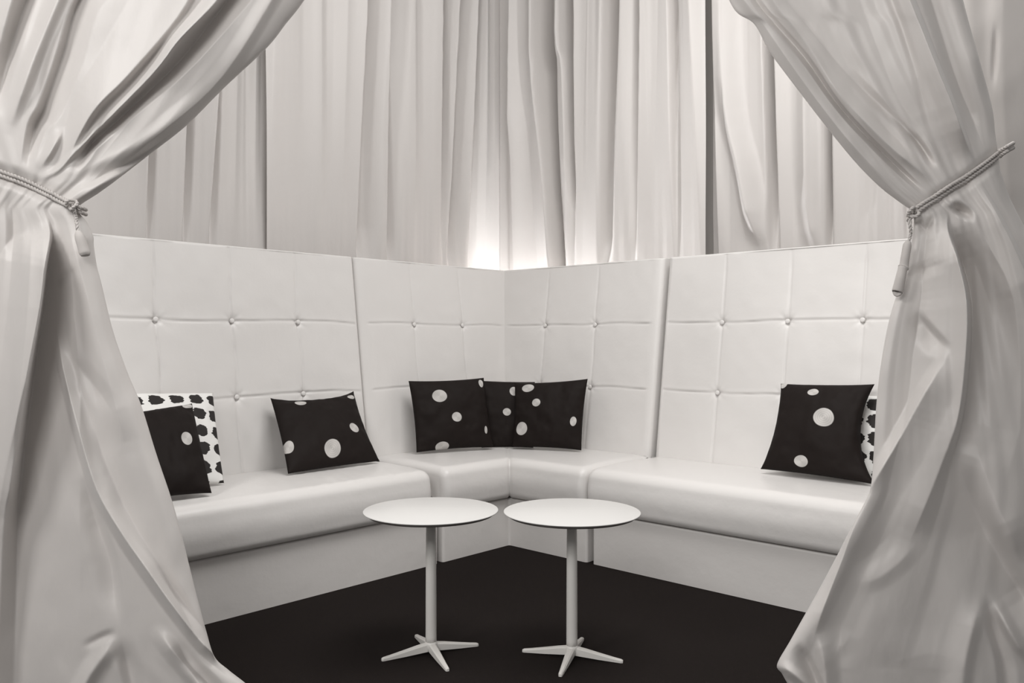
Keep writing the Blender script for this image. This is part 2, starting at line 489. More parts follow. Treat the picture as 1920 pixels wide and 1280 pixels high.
def seat_profile():
    pr = []
    f, bk, lo, hi = -0.042, D0 + 0.012, BASEZ + 0.004, SEAT
    pr.append((bk, lo))
    pr.append((f + .10, lo - .002)); 
    for t in np.linspace(0, math.pi / 2, 7): pr.append((f + .04 - .04 * math.sin(t), lo + .04 - .04 * math.cos(t)))
    for t in np.linspace(.2, .8, 4): pr.append((f - .008 * math.sin(math.pi * t), lo + .04 + (hi - lo - .095) * t))
    for t in np.linspace(0, math.pi / 2, 9): pr.append((f + .062 - .062 * math.cos(t), hi - .055 + .055 * math.sin(t)))
    for t in np.linspace(0, 1, 22)[1:]: pr.append((f + .062 + (bk - f - .062) * t, hi + .008 * math.sin(math.pi * min(1, t * 1.1)) ))
    return np.array(pr)

def seat(fn, stations, inset, parent, wrinkle=None, name='seat_cushion'):
    """sweep of the cushion section; fn(s, d, z) -> world"""
    pr = seat_profile()
    c = np.array([(pr[:, 0].max() + pr[:, 0].min()) / 2, (pr[:, 1].max() + pr[:, 1].min()) / 2])
    # inward normals of the section
    nx = np.roll(pr, -1, 0) - np.roll(pr, 1, 0); nr = np.stack([-nx[:, 1], nx[:, 0]], -1)
    nr /= np.linalg.norm(nr, axis=1)[:, None] + 1e-9
    flip = np.sign(np.sum(nr * (c - pr), 1)); nr *= np.where(flip == 0, 1, flip)[:, None]
    vs = []
    for s, i in zip(stations, inset):
        q = pr + nr * i
        for (d, z) in q:
            w = wrinkle(s, d, z) if wrinkle else 0
            vs.append(fn(s, d, z + w))
    n = len(pr); fs = []
    for k in range(len(stations) - 1):
        for j in range(n):
            fs.append((k * n + j, k * n + (j + 1) % n, (k + 1) * n + (j + 1) % n, (k + 1) * n + j))
    fs.append(tuple(range(n))); fs.append(tuple(range((len(stations) - 1) * n, len(stations) * n))[::-1])
    o = raw(name, vs, fs, M_SEAT, parent)
    bm = bmesh.new(); bm.from_mesh(o.data); bmesh.ops.recalc_face_normals(bm, faces=bm.faces); bm.to_mesh(o.data); bm.free()
    return o

def end_stations(a0, a1, step=.02, r=.045):
    t = np.linspace(0, math.pi / 2, 9)
    h = [a0 + r - r * math.cos(x) for x in t]; hi_ = [r - r * math.sin(x) for x in t]
    mid = list(np.arange(a0 + r + step, a1 - r - step / 2, step))
    tl = [a1 - r + r * math.cos(x) for x in t[::-1]]; ti = [r - r * math.sin(x) for x in t[::-1]]
    return h + mid + tl, hi_ + [0] * len(mid) + ti

def prism(poly, z0, z1, fn, bev, name, mat, parent):
    bm = bmesh.new()
    lo = [bm.verts.new(fn(a, d, z0)) for a, d in poly]; hi = [bm.verts.new(fn(a, d, z1)) for a, d in poly]
    n = len(poly)
    bm.faces.new(lo[::-1]); bm.faces.new(hi)
    for i in range(n): bm.faces.new((lo[i], lo[(i + 1) % n], hi[(i + 1) % n], hi[i]))
    bmesh.ops.recalc_face_normals(bm, faces=bm.faces)
    ed = [e for e in bm.edges if abs(e.verts[0].co.z - e.verts[1].co.z) > .05 or (e.verts[0].co.z > z1 - .01 and e.verts[1].co.z > z1 - .01)]
    bmesh.ops.bevel(bm, geom=ed, offset=bev, segments=4, profile=.5, affect='EDGES')
    o3 = Vector(parent_world(parent))
    for v in bm.verts: v.co -= o3
    bm.normal_update()
    for q in bm.edges:
        if len(q.link_faces) == 2 and q.calc_face_angle() > math.radians(35): q.smooth = False
    me = bpy.data.meshes.new(name); bm.to_mesh(me); bm.free()
    o = link_mesh(name, me, mat, parent)
    md = o.modifiers.new('wn', 'WEIGHTED_NORMAL'); md.keep_sharp = True
    return o

def straight_sofa(place, a0, a1, seams, label, seed, seat0, wr=None, flip=False):
    root = empty('sofa', tuple(place((a0 + a1) / 2, .35, 0)), label, 'sofa', 'tall white tufted bench sofas')
    prism([(a0 + .008, 0), (a1, 0), (a1, .80), (a0 + .008, .80)], 0.001, BASEZ, place, .014, 'base', M_BASE, root)
    prism([(a0 + .003, .823), (a1, .823), (a1, .838), (a0 + .003, .838)], 0.001, TOPZ - .04, place, .004, 'gap_light_blocker', M_BASE, root)  # board added behind the backrest to keep the uplight out of the joint gap
    st, ins = end_stations(seat0, a1)
    seat(place, st, ins, root, wr)
    tufted(place, a0 + .006, a1, seams, root, seed=seed, flip=flip)
    return root

def wr_left(s, d, z):
    if z < SEAT - .03: return 0
    m = math.exp(-((s - 1.0) / .38) ** 2) * max(0, min(1, (d + .02) / .06)) * max(0, 1 - d / .5)
    return m * .0032 * math.sin(s * 95 + d * 30 + 2 * math.sin(s * 13)) 
aL, aR = 0.518, 0.553
straight_sofa(LW, aL, 2.42, [.91, 1.285, 1.662, 2.04], 'long white tufted bench sofa on the left, three cushions leaning on it', 11, 0.592, wr_left, True)
straight_sofa(RW, aR + .012, 2.44, [.93, 1.295, 1.665, 2.04], 'long white tufted bench sofa on the right, two cushions leaning on it', 12, aR + .005)

croot = empty('corner_sofa', tuple(C0 + (U + V) * .3), 'white tufted corner sofa unit joining the two bench sofas', 'sofa', 'tall white tufted bench sofas')
# L-shaped base
Lp = [(aL - .012, 0), (0, 0)]
def cw_fn(p, q, z): return C0 - U * p - V * q + Z * z
prism([(aL - .026, 0), (aL - .026, -.80), (-.80, -.80), (-.80, aR - .016), (0, aR - .016), (0, 0)], 0.001, BASEZ, cw_fn, .014, 'base', M_BASE, croot)
prism([(aL - .002, -.823), (aL - .002, -.838), (-.838, -.838), (-.838, aR + .008), (-.823, aR + .008), (-.823, -.823)], 0.001, TOPZ - .04, cw_fn, .004, 'gap_light_blocker', M_BASE, croot)  # corner board, likewise added only to block light at the joints
def corner_fn(s, d, z):
    if s <= 0:                       # left wing, s from -1 (open end) to 0 (mitre)
        a = -d + (aL - .004 + d) * (-s)
        return LW(a, d, z)
    b = -d + (aR - .006 + d) * s
    return RW(b, d, z)
e = .08
tt = np.linspace(0, math.pi / 2, 9)
st = [-1 + e - e * math.cos(x) for x in tt] + list(np.linspace(-1 + e + .04, -.03, 24)) + [-.012, 0, .012] + list(np.linspace(.03, 1 - e - .04, 24)) + [1 - e + e * math.cos(x) for x in tt[::-1]]
ins = [.045 * (1 - math.sin(x)) for x in tt] + [0] * 24 + [.004, .007, .004] + [0] * 24 + [.045 * (1 - math.sin(x)) for x in tt[::-1]]
seat(corner_fn, st, ins, croot)
tufted(LW, -.7, aL - .004, [.115, -.28], croot, mitre=True, seed=13, flip=True, puff=.6)
tufted(RW, -.7, aR - .016, [.085, -.31], croot, mitre=True, seed=14, puff=.6)

# ------------------------------------------------------------------ tables
def table(x, y, ang, h, top_r, label):
    root = empty('side_table', (x, y, 0), label, 'table', 'round white pedestal tables')
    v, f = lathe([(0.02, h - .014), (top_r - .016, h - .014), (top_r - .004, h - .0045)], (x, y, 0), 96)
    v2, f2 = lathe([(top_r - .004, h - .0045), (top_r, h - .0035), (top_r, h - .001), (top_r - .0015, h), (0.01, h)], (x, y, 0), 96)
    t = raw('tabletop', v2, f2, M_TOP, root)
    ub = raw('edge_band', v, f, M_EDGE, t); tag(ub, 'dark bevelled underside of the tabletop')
    # flat plate below the top and the slightly tapering column
    pl, fp = lathe([(.075, h - .020), (.075, h - .014), (.02, h - .0138)], (x, y, 0), 40)
    raw('mounting_plate', pl, fp, M_METAL, root)
    pv, pf = lathe([(.0200, .040), (.0198, .06), (.0195, .2), (.0185, .4), (.0175, h - .02)], (x, y, 0), 12)
    raw('column', pv, pf, M_METAL, root)
    hv, hf = lathe([(.016, .010), (.022, .014), (.0235, .036), (.0195, .044)], (x, y, 0), 24)
    raw('hub', hv, hf, M_METAL, root)
    for k in range(4):
        t = ang + k * math.pi / 2
        e1 = np.array([math.cos(t), math.sin(t), 0]); e2 = np.array([-math.sin(t), math.cos(t), 0])
        c = np.array([x, y, 0.0]); vs = []
        for (r, w, zb, zt) in ((.012, .0135, .012, .040), (.05, .0125, .009, .034), (.10, .0105, .005, .0245), (.15, .0082, .002, .0155), (.176, .007, .0005, .0115), (.182, .0045, .0005, .009)):
            for (sx, zz) in ((-1, zb), (-1, zt - .004), (-.6, zt), (.6, zt), (1, zt - .004), (1, zb)):
                vs.append(c + e1 * r + e2 * w * sx + Z * zz)
        fs = [(i * 6 + j, i * 6 + (j + 1) % 6, (i + 1) * 6 + (j + 1) % 6, (i + 1) * 6 + j) for i in range(5) for j in range(6)]
        fs += [tuple(range(6)), tuple(range(30, 36))[::-1]]
        lo = raw('leg', vs, fs, M_METAL, root, smooth=False)
        bm = bmesh.new(); bm.from_mesh(lo.data); bmesh.ops.recalc_face_normals(bm, faces=bm.faces); bm.to_mesh(lo.data); bm.free()
    return root
table(-.291, 3.0, math.radians(23.8), .516, .2415, 'left one of the two round white pedestal tables, standing on dark carpet')
table(.2125, 2.962, math.radians(-16.7), .519, .242, 'right one of the two round white pedestal tables, standing on dark carpet')

# ------------------------------------------------------------------ cushions
def ray(x, y): return np.array([(x - CX) / F, 1.0, -(y - CY) / F])
EYE = np.array([0, 0, H])
def hit(x, y, side, d0, k):
    """where the line of sight meets a plane leaning on a sofa back: depth d = d0 + k (z - seat)"""
    n = {'L': V, 'R': U}.get(side)
    if n is None: n = (U * side + V * (1 - side)); n = n / np.linalg.norm(n)
    nn = n - k * Z
    off = np.dot(n, C0) + d0 - k * SEAT
    r = ray(x, y)
    return EYE + r * (off - np.dot(nn, EYE)) / np.dot(nn, r)

def inv_bilinear(c, p):
    """u, v of image point p within the image corners TL, TR, BR, BL"""
    c = [np.array(q, float) for q in c]; p = np.array(p, float); u = v = .5
    for _ in range(20):
        top = c[0] * (1 - u) + c[1] * u; bot = c[3] * (1 - u) + c[2] * u
        r = bot * (1 - v) + top * v - p
        ju = (c[2] - c[3]) * (1 - v) + (c[1] - c[0]) * v; jv = top - bot
        J = np.stack([ju, jv], -1); du = np.linalg.solve(J, -r); u += du[0]; v += du[1]
    return u, v

def pillow(corners, side, d0, k, mat, label, group, thick=.075, pinch=.05, sag=0.0, seed=0, dots=None, back=.35, lift=.018, fit=.05, pin=None, rest=None, fixed=False):
    if rest is not None:                                          # stands at a given depth on the seat
        run = {'L': a_of, 'R': b_of}[side]; pl = {'L': LW, 'R': RW}[side]
        cc = list(corners)
        for q in (2, 3):
            w_ = pl(run(cc[q][0], rest), rest, SEAT + lift); cc[q] = (cc[q][0], CY - F * (w_[2] - H) / w_[1])
        corners = cc; d0 = rest
    for _ in range(60):                                           # slide until the lower corners rest on the seat
        Pc = [hit(x, y, side, d0, k) for x, y in corners]         # TL TR BR BL
        g = min(Pc[2][2], Pc[3][2]) - (SEAT + lift)
        if rest is None and not fixed: d0 += g * 1.5
        if fit and isinstance(side, str):
            zt = max(Pc[0][2], Pc[1][2]); k = (dback(zt) - fit - d0) / (zt - SEAT)
    if dots is not None:
        dd = []
        W = np.hypot(*(np.array(corners[1]) - np.array(corners[0]))); Hh = np.hypot(*(np.array(corners[3]) - np.array(corners[0])))
        for (x, y, rx, ry) in dots:
            u, v = inv_bilinear(corners, (x, y)); dd.append((u, v, rx / W, ry / Hh))
        mat = dotted(mat, dd)
    n = 72
    s = np.linspace(-1, 1, n); Sx, T = np.meshgrid(s, s)
    pl_, pr_, pt_, pb_ = pin or (pinch,) * 4
    s2 = Sx * (1 - np.where(Sx < 0, pl_, pr_) * (1 - T ** 2) * np.abs(Sx) ** 3); t2 = T * (1 - np.where(T < 0, pb_, pt_) * (1 - Sx ** 2) * np.abs(T) ** 3)
    t2 = t2 - sag * np.clip(T, 0, 1) ** 2 * (1 - Sx ** 2)
    u = ((s2 + 1) / 2)[..., None]; v = ((t2 + 1) / 2)[..., None]
    B = (Pc[3] * (1 - u) + Pc[2] * u) * (1 - v) + (Pc[0] * (1 - u) + Pc[1] * u) * v
    nrm = np.cross(Pc[1] - Pc[0], Pc[3] - Pc[0]); nrm /= np.linalg.norm(nrm)
    if np.dot(nrm, EYE - Pc[0]) < 0: nrm = -nrm
    h = thick * (np.clip(1 - Sx ** 2, 0, 1) * np.clip(1 - T ** 2, 0, 1)) ** .5
    wr = noise2(Sx * 3 + seed, T * 3, seed) * .014 + noise2(Sx * 8 + seed, T * 6, seed + 1) * .004
    rim = np.clip((1 - np.maximum(np.abs(Sx), np.abs(T))) * 6, 0, 1)
    # little tucks running in from the rim
    tuck = np.sin(Sx * 26 + seed) * np.exp(-(1 - np.abs(T)) / .16) * .0025 + np.sin(T * 24 + seed) * np.exp(-(1 - np.abs(Sx)) / .16) * .0025
    Pf = B + nrm * (h + (wr + tuck) * rim)[..., None]
    Pb = B - nrm * (h * back)[..., None]
    nn = n * n
    org = (Pc[2] + Pc[3]) / 2
    vs = np.concatenate([Pf.reshape(-1, 3), Pb.reshape(-1, 3)]) - org
    f1 = grid_faces(n, n); f2 = grid_faces(n, n, True, nn)
    fs = [tuple(q) for q in f1.tolist()] + [tuple(q) for q in f2.tolist()]
    me = bpy.data.meshes.new('cushion'); me.from_pydata([tuple(p) for p in vs], [], fs); me.update()
    uvl = me.uv_layers.new(name='UVMap')
    uu = np.concatenate([(Sx.ravel() + 1) / 2, (Sx.ravel() + 1) / 2]); vv = np.concatenate([(T.ravel() + 1) / 2] * 2)
    li = np.zeros(len(me.loops), dtype=np.int32); me.loops.foreach_get('vertex_index', li)
    uvl.data.foreach_set('uv', np.stack([uu[li], vv[li]], -1).astype(np.float32).ravel())
    bm = bmesh.new(); bm.from_mesh(me); bmesh.ops.remove_doubles(bm, verts=bm.verts, dist=1e-5)
    bmesh.ops.recalc_face_normals(bm, faces=bm.faces); bm.to_mesh(me); bm.free()
    o = link_mesh('cushion', me, mat)
    o.location = org
    return tag(o, label, 'cushion', group)

G = 'black polka-dot cushions on the sofas'
pillow([(507, 746), (663, 733), (712, 864), (540, 888)], 'L', .40, .36, 'dots_left_bench',
       'black dotted cushion alone on the left bench sofa, tilted, its right lower corner stretched out', G, thick=.07, pin=(.03, .10, .22, .02), seed=3,
       dots=[(553, 763, 10, 7), (653, 749, 9, 6), (653, 815, 9, 10), (536, 845, 7, 11), (611, 853, 14, 15)])
pillow([(218, 778), (360, 756), (397, 924), (262, 938)], 'L', .10, .85, 'dots_left_end',
       'black dotted cushion half hidden by the left curtain, in front of a white spotted cushion', G, thick=.06, pinch=.03, seed=5, fit=None,
       dots=[(349, 764, 11, 6), (341, 838, 11, 12)])
MSP = spotted('brush_spots_left', (4.93, 5.4), 0.66, 0.71, 0.37, 0.34)
pillow([(212, 737), (399, 736), (420, 905), (240, 925)], 'L', .42, .32, MSP,
       'white cushion with rows of black brush spots, partly behind the left curtain', 'white cushions with black brush spots', thick=.055, pinch=.02, seed=6)
pillow([(766, 714), (907, 708), (926, 838), (781, 848)], .30, .40, .30, 'dots_corner_left',
       'leftmost black dotted cushion of the three in the sofa corner', G, thick=.06, pinch=.04, seed=7,
       dots=[(818, 746, 13, 12), (849, 786, 9, 9), (900, 720, 5, 8), (826, 840, 12, 9), (908, 808, 3, 7)])
pillow([(893, 713), (1003, 716), (1000, 839), (903, 839)], .5, .335, .28, 'dots_corner_middle',
       'middle black dotted cushion tucked in the sofa corner between two others', G, thick=.04, pinch=.02, seed=8, fixed=True,
       dots=[(963, 735, 8, 9), (950, 775, 8, 7)])
pillow([(965, 718), (1102, 710), (1090, 844), (960, 838)], .68, .40, .30, 'dots_corner_right',
       'rightmost black dotted cushion of the three in the sofa corner', G, thick=.06, pinch=.04, seed=9,
       dots=[(993, 729, 12, 8), (1011, 759, 8, 7), (981, 806, 12, 12), (1079, 793, 6, 8)])
pillow([(1464, 719), (1640, 720), (1640, 908), (1426, 879)], 'R', .36, .34, 'dots_right_bench',
       'black dotted cushion on the right bench sofa beside the right curtain', G, thick=.075, pin=(.12, .26, .03, .03), seed=10, fit=.09,
       dots=[(1470, 722, 8, 8), (1535, 741, 10, 7), (1559, 793, 17, 16), (1513, 871, 11, 10)])
MSP2 = spotted('brush_spots_right', (4.4, 4.8), 0.35, 0.3, 0.40, 0.38, seed=3.1)
pillow([(1560, 738), (1735, 742), (1745, 930), (1570, 893)], 'R', .42, .32, MSP2,
       'white cushion with black brush spots, squeezed between black cushion and right curtain', 'white cushions with black brush spots', thick=.03, pinch=.03, seed=11, rest=.485, fit=.02)

# ------------------------------------------------------------------ tied curtains in front
YC = 2.30
s_blur = 1
class Cloth:
    def __init__(s, inner, outer, feats, seed, Y=YC, curl=46, depth=60, pleat=12):
        s.pleat = pleat
        s.inner, s.outer, s.feats, s.seed, s.Y, s.curl, s.depth = inner, outer, feats, seed, Y, curl, depth
    def relief(s, x, y):
        xi, xo = edge(s.inner, y), edge(s.outer, y)
        e1 = np.abs(x - xi); e2 = np.abs(x - xo)
        w = np.minimum(s.curl, np.abs(xo - xi) * .45)
        def fall(e): t = np.clip(e / w, 0, 1); return 1 - np.sqrt(np.clip(1 - (1 - t) ** 2, 0, 1))
        r = -(fall(e1) * .7 + fall(e2)) * s.depth * .5
        for f in s.feats: r = r + fold(x, y, *f)
        sd = s.seed
        t = (x - xi) / (xo - xi)
        r = r + noise2(t * 9 + sd, y / 1400, sd + 4) * s.pleat + noise2(t * 26 + sd, y / 900, sd + 6) * s.pleat * .35
        r = r + noise2(x / 80 + sd, y / 120, sd) * 5 + noise2(x / 34 + y / 90 + sd, y / 60 - x / 100, sd + 1) * 1.8
        return r
    def point(s, x, y, out=0.0):
        x = np.asarray(x, float); y = np.asarray(y, float)
        r = s.relief(x, y)
        D = s.Y - r * s.Y / F - out
        return np.stack([(x - CX) / F * D, D, H - (y - CY) / F * D], -1)
    def build(s, name, mat, label, cat, group=None, n=300, y0=-560, y1=1395, step=3.2):
        y = np.arange(y0, y1, step); t = np.linspace(0, 1, n)
        t = t + 0.06 * np.sin(2 * math.pi * t) * -1      # denser near the edges
        X = edge(s.inner, y)[:, None] * (1 - t) + edge(s.outer, y)[:, None] * t
        Yp = np.repeat(y[:, None], n, 1)
        r = s.relief(X, Yp)
        for _ in range(s_blur):
            q = np.pad(r, 1, mode='edge')
            r = (q[:-2, 1:-1] + q[2:, 1:-1] + q[1:-1, :-2] + q[1:-1, 2:] + 4 * r) / 8
        D = s.Y - r * s.Y / F
        P = np.stack([(X - CX) / F * D, D, H - (Yp - CY) / F * D], -1)
        P[..., 2] = np.maximum(P[..., 2], 0.004)
        o = grid_obj(name, P, mat, origin=tuple(P[-1, n // 2]))
        return tag(o, label, cat, group)

def smooth_tab(tab, n=8):
    tab = np.array(tab, float); q = np.linspace(0, len(tab) - 1, (len(tab) - 1) * n + 1)
    ys = cr_interp(q, tab[:, 0]); xs = cr_interp(q, tab[:, 1])
    k = np.argsort(ys, kind='stable')
    return np.stack([ys[k], xs[k]], -1)

L_IN = smooth_tab([(-575, 700), (-300, 690), (-100, 636), (0, 571), (45, 536), (90, 500), (165, 420), (235, 350), (290, 280), (335, 222), (362, 185), (385, 150), (397, 147), (415, 162), (443, 175), (460, 176), (500, 182), (530, 190), (620, 212), (700, 240), (760, 265), (850, 293), (930, 320), (1000, 340), (1060, 355), (1120, 370), (1180, 386), (1230, 402), (1255, 428), (1280, 460), (1330, 520), (1400, 560)])
L_OUT = smooth_tab([(-575, -700), (0, -420), (200, -220), (320, -90), (360, -80), (500, -120), (800, -240), (1400, -360)])
R_IN = smooth_tab([(-575, 1250), (-300, 1284), (-100, 1334), (12, 1373), (45, 1414), (97, 1443), (162, 1491), (236, 1548), (301, 1601), (349, 1648), (380, 1688), (394, 1708), (404, 1713), (425, 1713), (450, 1709), (490, 1700), (540, 1685), (600, 1667), (680, 1652), (760, 1643), (850, 1638), (910, 1633), (940, 1622), (1000, 1590), (1040, 1570), (1100, 1538), (1150, 1510), (1200, 1482), (1245, 1457), (1262, 1466), (1280, 1476), (1340, 1510), (1400, 1500)])
R_OUT = smooth_tab([(-575, 1700), (-200, 1762), (0, 1806), (110, 1836), (200, 1860), (250, 1866), (290, 1872), (320, 1876), (371, 1894), (423, 1920), (500, 1960), (800, 2080), (1400, 2230)])

LF = [
    # above the tie: ridges fanning out from the rope (right to left)
    ([(625, -80), (571, 0), (500, 90), (420, 165), (350, 235), (280, 290), (190, 360)], [-44, -44, -44, -40, -34, -28, -16], [170, 150, 130, 110, 90, 70, 40], 30, 1),
    ([(545, -60), (420, 140), (290, 258), (160, 368)], [8, 8, 8, 6], 20, 14, 0),                # hem strip along the inner edge
    ([(330, 244), (250, 300), (190, 330), (140, 362)], [-4, -22, -26, -14], 20, 12, 0),             # crease low on the band
    ([(470, -60), (427, 0), (337, 114), (228, 219), (120, 318)], [-26, -36, -40, -38, -26], 22, [40, 34, 24, 14, 9], 1),   # dark valley
    ([(450, -60), (406, 4), (337, 73), (284, 142), (175, 252), (112, 316)], [30, 36, 40, 38, 30, 16], [30, 28, 25, 20, 14, 9], [14, 13, 12, 10, 8, 6], 1.4),  # bright ridge
    ([(385, -60), (333, 33), (240, 142), (183, 199), (150, 250), (118, 318)], [16, 18, 22, 24, 18, 10], [110, 100, 70, 50, 30, 16], 10, 1),
    ([(210, -60), (150, 0), (118, 105), (85, 200), (66, 240), (48, 322)], [-16, -22, -26, -26, -34, -26], [10, 10, 14, 14, 16, 12], [40, 40, 40, 34, 20, 12], 1),  # deep fold left of the big panel
    ([(140, -60), (110, 0), (60, 122), (14, 252)], [20, 20, 20, 16], [26, 24, 20, 14], 14, 0),
    ([(80, -60), (52, 0), (14, 120), (-12, 230)], [-24, -26, -24, -14], 16, 14, 0),
    ([(50, -60), (22, 0), (-10, 120)], [18, 20, 14], 24, 12, 0),
    ([(120, 240), (92, 290), (70, 320)], [10, 14, 8], 14, 8, 0),
    ([(200, 215), (160, 290), (128, 322)], [-8, -16, -14], 8, 10, 0),
    ([(150, 270), (110, 318), (66, 338)], [2, 8, 4], 8, 6, 0),
    # rope pinch
    ([(-90, 300), (0, 325), (70, 352), (135, 385)], -16, 18, 18, 0),
    # below the tie
    ([(84, 400), (94, 440), (84, 500), (74, 580), (50, 720), (22, 900), (6, 1010), (-10, 1400)], [10, 44, 70, 78, 72, 58, 40, 20], [30, 60, 90, 100, 110, 120, 120, 120], [4, 5, 5, 6, 9, 16, 26, 40], 1),   # front fold, sharp on the right
    ([(98, 430), (92, 500), (82, 580), (62, 720), (40, 900), (30, 1100), (20, 1400)], [-24, -40, -46, -44, -36, -24, -10], [5, 5, 6, 14, 34, 50, 60], [24, 40, 56, 90, 110, 120, 120], 1),
    ([(104, 600), (118, 690), (148, 810), (182, 920), (228, 1000), (270, 1060), (320, 1130), (384, 1210), (450, 1262)], [10, 22, 30, 38, 40, 40, 40, 36, 26], [10, 11, 12, 14, 16, 18, 18, 18, 18], [16, 22, 30, 36, 30, 26, 22, 18, 16], 1.3),   # long diagonal ridge
    ([(150, 880), (184, 985), (206, 1050), (216, 1120), (222, 1180)], [-12, -18, -16, -14, -10], [26, 30, 34, 30, 20], 14, 0),
    ([(286, 1050), (335, 1128), (372, 1196), (420, 1240)], [-8, -14, -16, -8], 12, 16, 0),
    ([(330, 1190), (352, 1240), (400, 1290), (440, 1340)], [-4, -14, -14, -10], 16, 16, 0),
    ([(286, 1170), (320, 1215), (360, 1262), (390, 1310)], [10, 16, 18, 12], 18, 16, 0),
    ([(222, 1184), (200, 1220), (170, 1262), (150, 1300), (120, 1360)], [4, 16, 20, 20, 16], 20, 18, 0),
    ([(224, 1186), (236, 1230), (250, 1290), (262, 1370)], [-6, -16, -18, -16], 18, 22, 0),
    ([(150, 1215), (190, 1196), (222, 1184)], [-2, -8, -8], 10, 10, 0),
    ([(60, 420), (50, 600), (30, 800), (15, 1000)], [10, 10, 8, 6], 16, 16, 0),
    ([(15, 345), (25, 420), (20, 520), (0, 700)], [-10, -12, -10, -6], 12, 14, 0),
    ([(120, 400), (140, 470), (165, 560), (200, 700), (240, 850)], [14, 18, 16, 14, 10], 26, 40, 0),
    ([(95, 540), (120, 520), (150, 500)], [-4, -7, -2], 12, 12, 0),
    ([(120, 660), (150, 690), (190, 740), (220, 790)], [-3, -8, -8, -2], 20, 18, 0),
]
RF = [
    # above the tie
    ([(1340, -60), (1412, 20), (1500, 145), (1590, 262), (1690, 366)], [8, 8, 10, 10, 8], 14, 20, 0),
    ([(1390, -60), (1422, 8), (1507, 106), (1564, 187), (1613, 244), (1686, 317), (1742, 368)], [-12, -14, -18, -26, -30, -32, -24], [10, 10, 10, 9, 9, 9, 8], [9, 9, 9, 7, 7, 7, 6], 1),
    ([(1420, -60), (1450, 0), (1520, 90), (1570, 170), (1640, 246), (1695, 296), (1756, 346)], [12, 12, 14, 16, 20, 22, 14], 14, [20, 20, 20, 18, 16, 14, 10], 0),
    ([(1440, -60), (1475, 0), (1524, 61), (1590, 140), (1660, 205), (1719, 262), (1764, 326)], [-8, -9, -10, -10, -14, -20, -20], 12, [40, 40, 40, 30, 20, 14, 8], 0),
    ([(1580, 110), (1660, 190), (1730, 270), (1768, 320)], [4, 10, 12, 8], 14, 14, 0),
    ([(1700, 240), (1728, 276), (1752, 316)], [-8, -16, -14], 8, 8, 0),
    ([(1680, -60), (1707, 0), (1759, 130), (1786, 195), (1812, 268), (1830, 310)], [48, 52, 58, 58, 46, 24], [84, 90, 92, 84, 60, 34], [10, 9, 8, 7, 6, 5], 1.15),      # bright strip, sharp on the right
    ([(1640, -60), (1672, 0), (1700, 80), (1730, 180), (1750, 260)], [-6, -8, -8, -6, -4], 10, 10, 0),
    ([(1736, -30), (1790, 140), (1826, 230), (1850, 290)], [-16, -20, -24, -18], 14, 26, 0),
    ([(1770, -60), (1803, 0), (1835, 110), (1858, 190)], [16, 16, 18, 14], 26, 8, 0),
    # rope pinch
    ([(1900, 270), (1880, 285), (1800, 345), (1712, 398)], -16, 16, 16, 0),
    # below the tie
    ([(1780, 395), (1777, 430), (1797, 489), (1814, 572), (1811, 675), (1797, 785), (1768, 867), (1740, 936), (1700, 1030)], [16, 54, 78, 80, 72, 60, 44, 28, 12], [20, 40, 70, 90, 100, 100, 90, 80, 60], [3, 3, 3, 4, 5, 7, 14, 26, 36], 1),
    ([(1782, 385), (1800, 396), (1830, 410)], [-40, -34, -8], 8, 14, 0),
    ([(1782, 420), (1802, 487), (1821, 570), (1818, 675), (1804, 787), (1778, 870)], [-70, -84, -70, -54, -38, -18], 5, [44, 60, 80, 95, 110, 110], 1),
    ([(1830, 340), (1860, 385), (1905, 470), (1960, 600)], [22, 24, 24, 20], [60, 70, 80, 90], 7, 1),       # right edge of the gathered cloth
    ([(1720, 410), (1736, 430), (1752, 400)], [-8, -10, -8], 8, 8, 0),
    ([(1700, 520), (1730, 506), (1780, 490)], [-3, -10, -4], 16, 14, 0),
    ([(1712, 580), (1745, 622), (1782, 660)], [-6, -18, -16], [22, 30, 26], 10, 0),
    ([(1784, 655), (1736, 732), (1676, 840), (1628, 922), (1594, 1005), (1577, 1053), (1540, 1150), (1520, 1220)], [14, 24, 28, 28, 26, 22, 16, 10], [18, 20, 20, 20, 20, 20, 24, 24], [40, 54, 60, 60, 56, 50, 46, 40], 1.5),
    ([(1592, 1092), (1640, 1086), (1690, 1050), (1730, 1000)], [4, 7, 7, 4], 20, 26, 0),
    ([(1586, 1070), (1630, 1040), (1680, 990)], [-5, -6, -3], 26, 26, 0),
    ([(1560, 1200), (1580, 1210), (1600, 1180)], [-2, 3, 3], 20, 20, 0),
    ([(1776, 790), (1800, 880), (1843, 990), (1907, 1101), (1960, 1180)], [0, -10, -30, -38, -28], 80, [50, 40, 26, 24, 24], 0),
    ([(1806, 740), (1838, 860), (1885, 980), (1930, 1060)], [0, 8, 24, 24], [60, 44, 28, 24], 60, 0),
    ([(1845, 1108), (1828, 1160), (1810, 1240), (1800, 1340)], [4, 14, 16, 14], 36, 16, 0),
    ([(1845, 1108), (1860, 1170), (1880, 1240), (1890, 1340)], [-6, -20, -20, -18], 12, 20, 0),
    ([(1852, 1104), (1890, 1176), (1940, 1260)], [10, 18, 18], 12, 14, 0),
    ([(1457, 1245), (1490, 1265), (1530, 1300)], [10, 14, 10], 12, 14, 0),
    ([(1490, 1205), (1515, 1240), (1535, 1290)], [-10, -16, -16], 22, 10, 0),
    ([(1530, 1180), (1545, 1240), (1550, 1300)], [10, 16, 16], 14, 24, 0),
    ([(1660, 1250), (1740, 1225), (1800, 1240)], [4, 6, 4], 50, 50, 0),
]
left_cloth = Cloth(L_IN, L_OUT, LF, 21)
right_cloth = Cloth(R_IN, R_OUT, RF, 31)
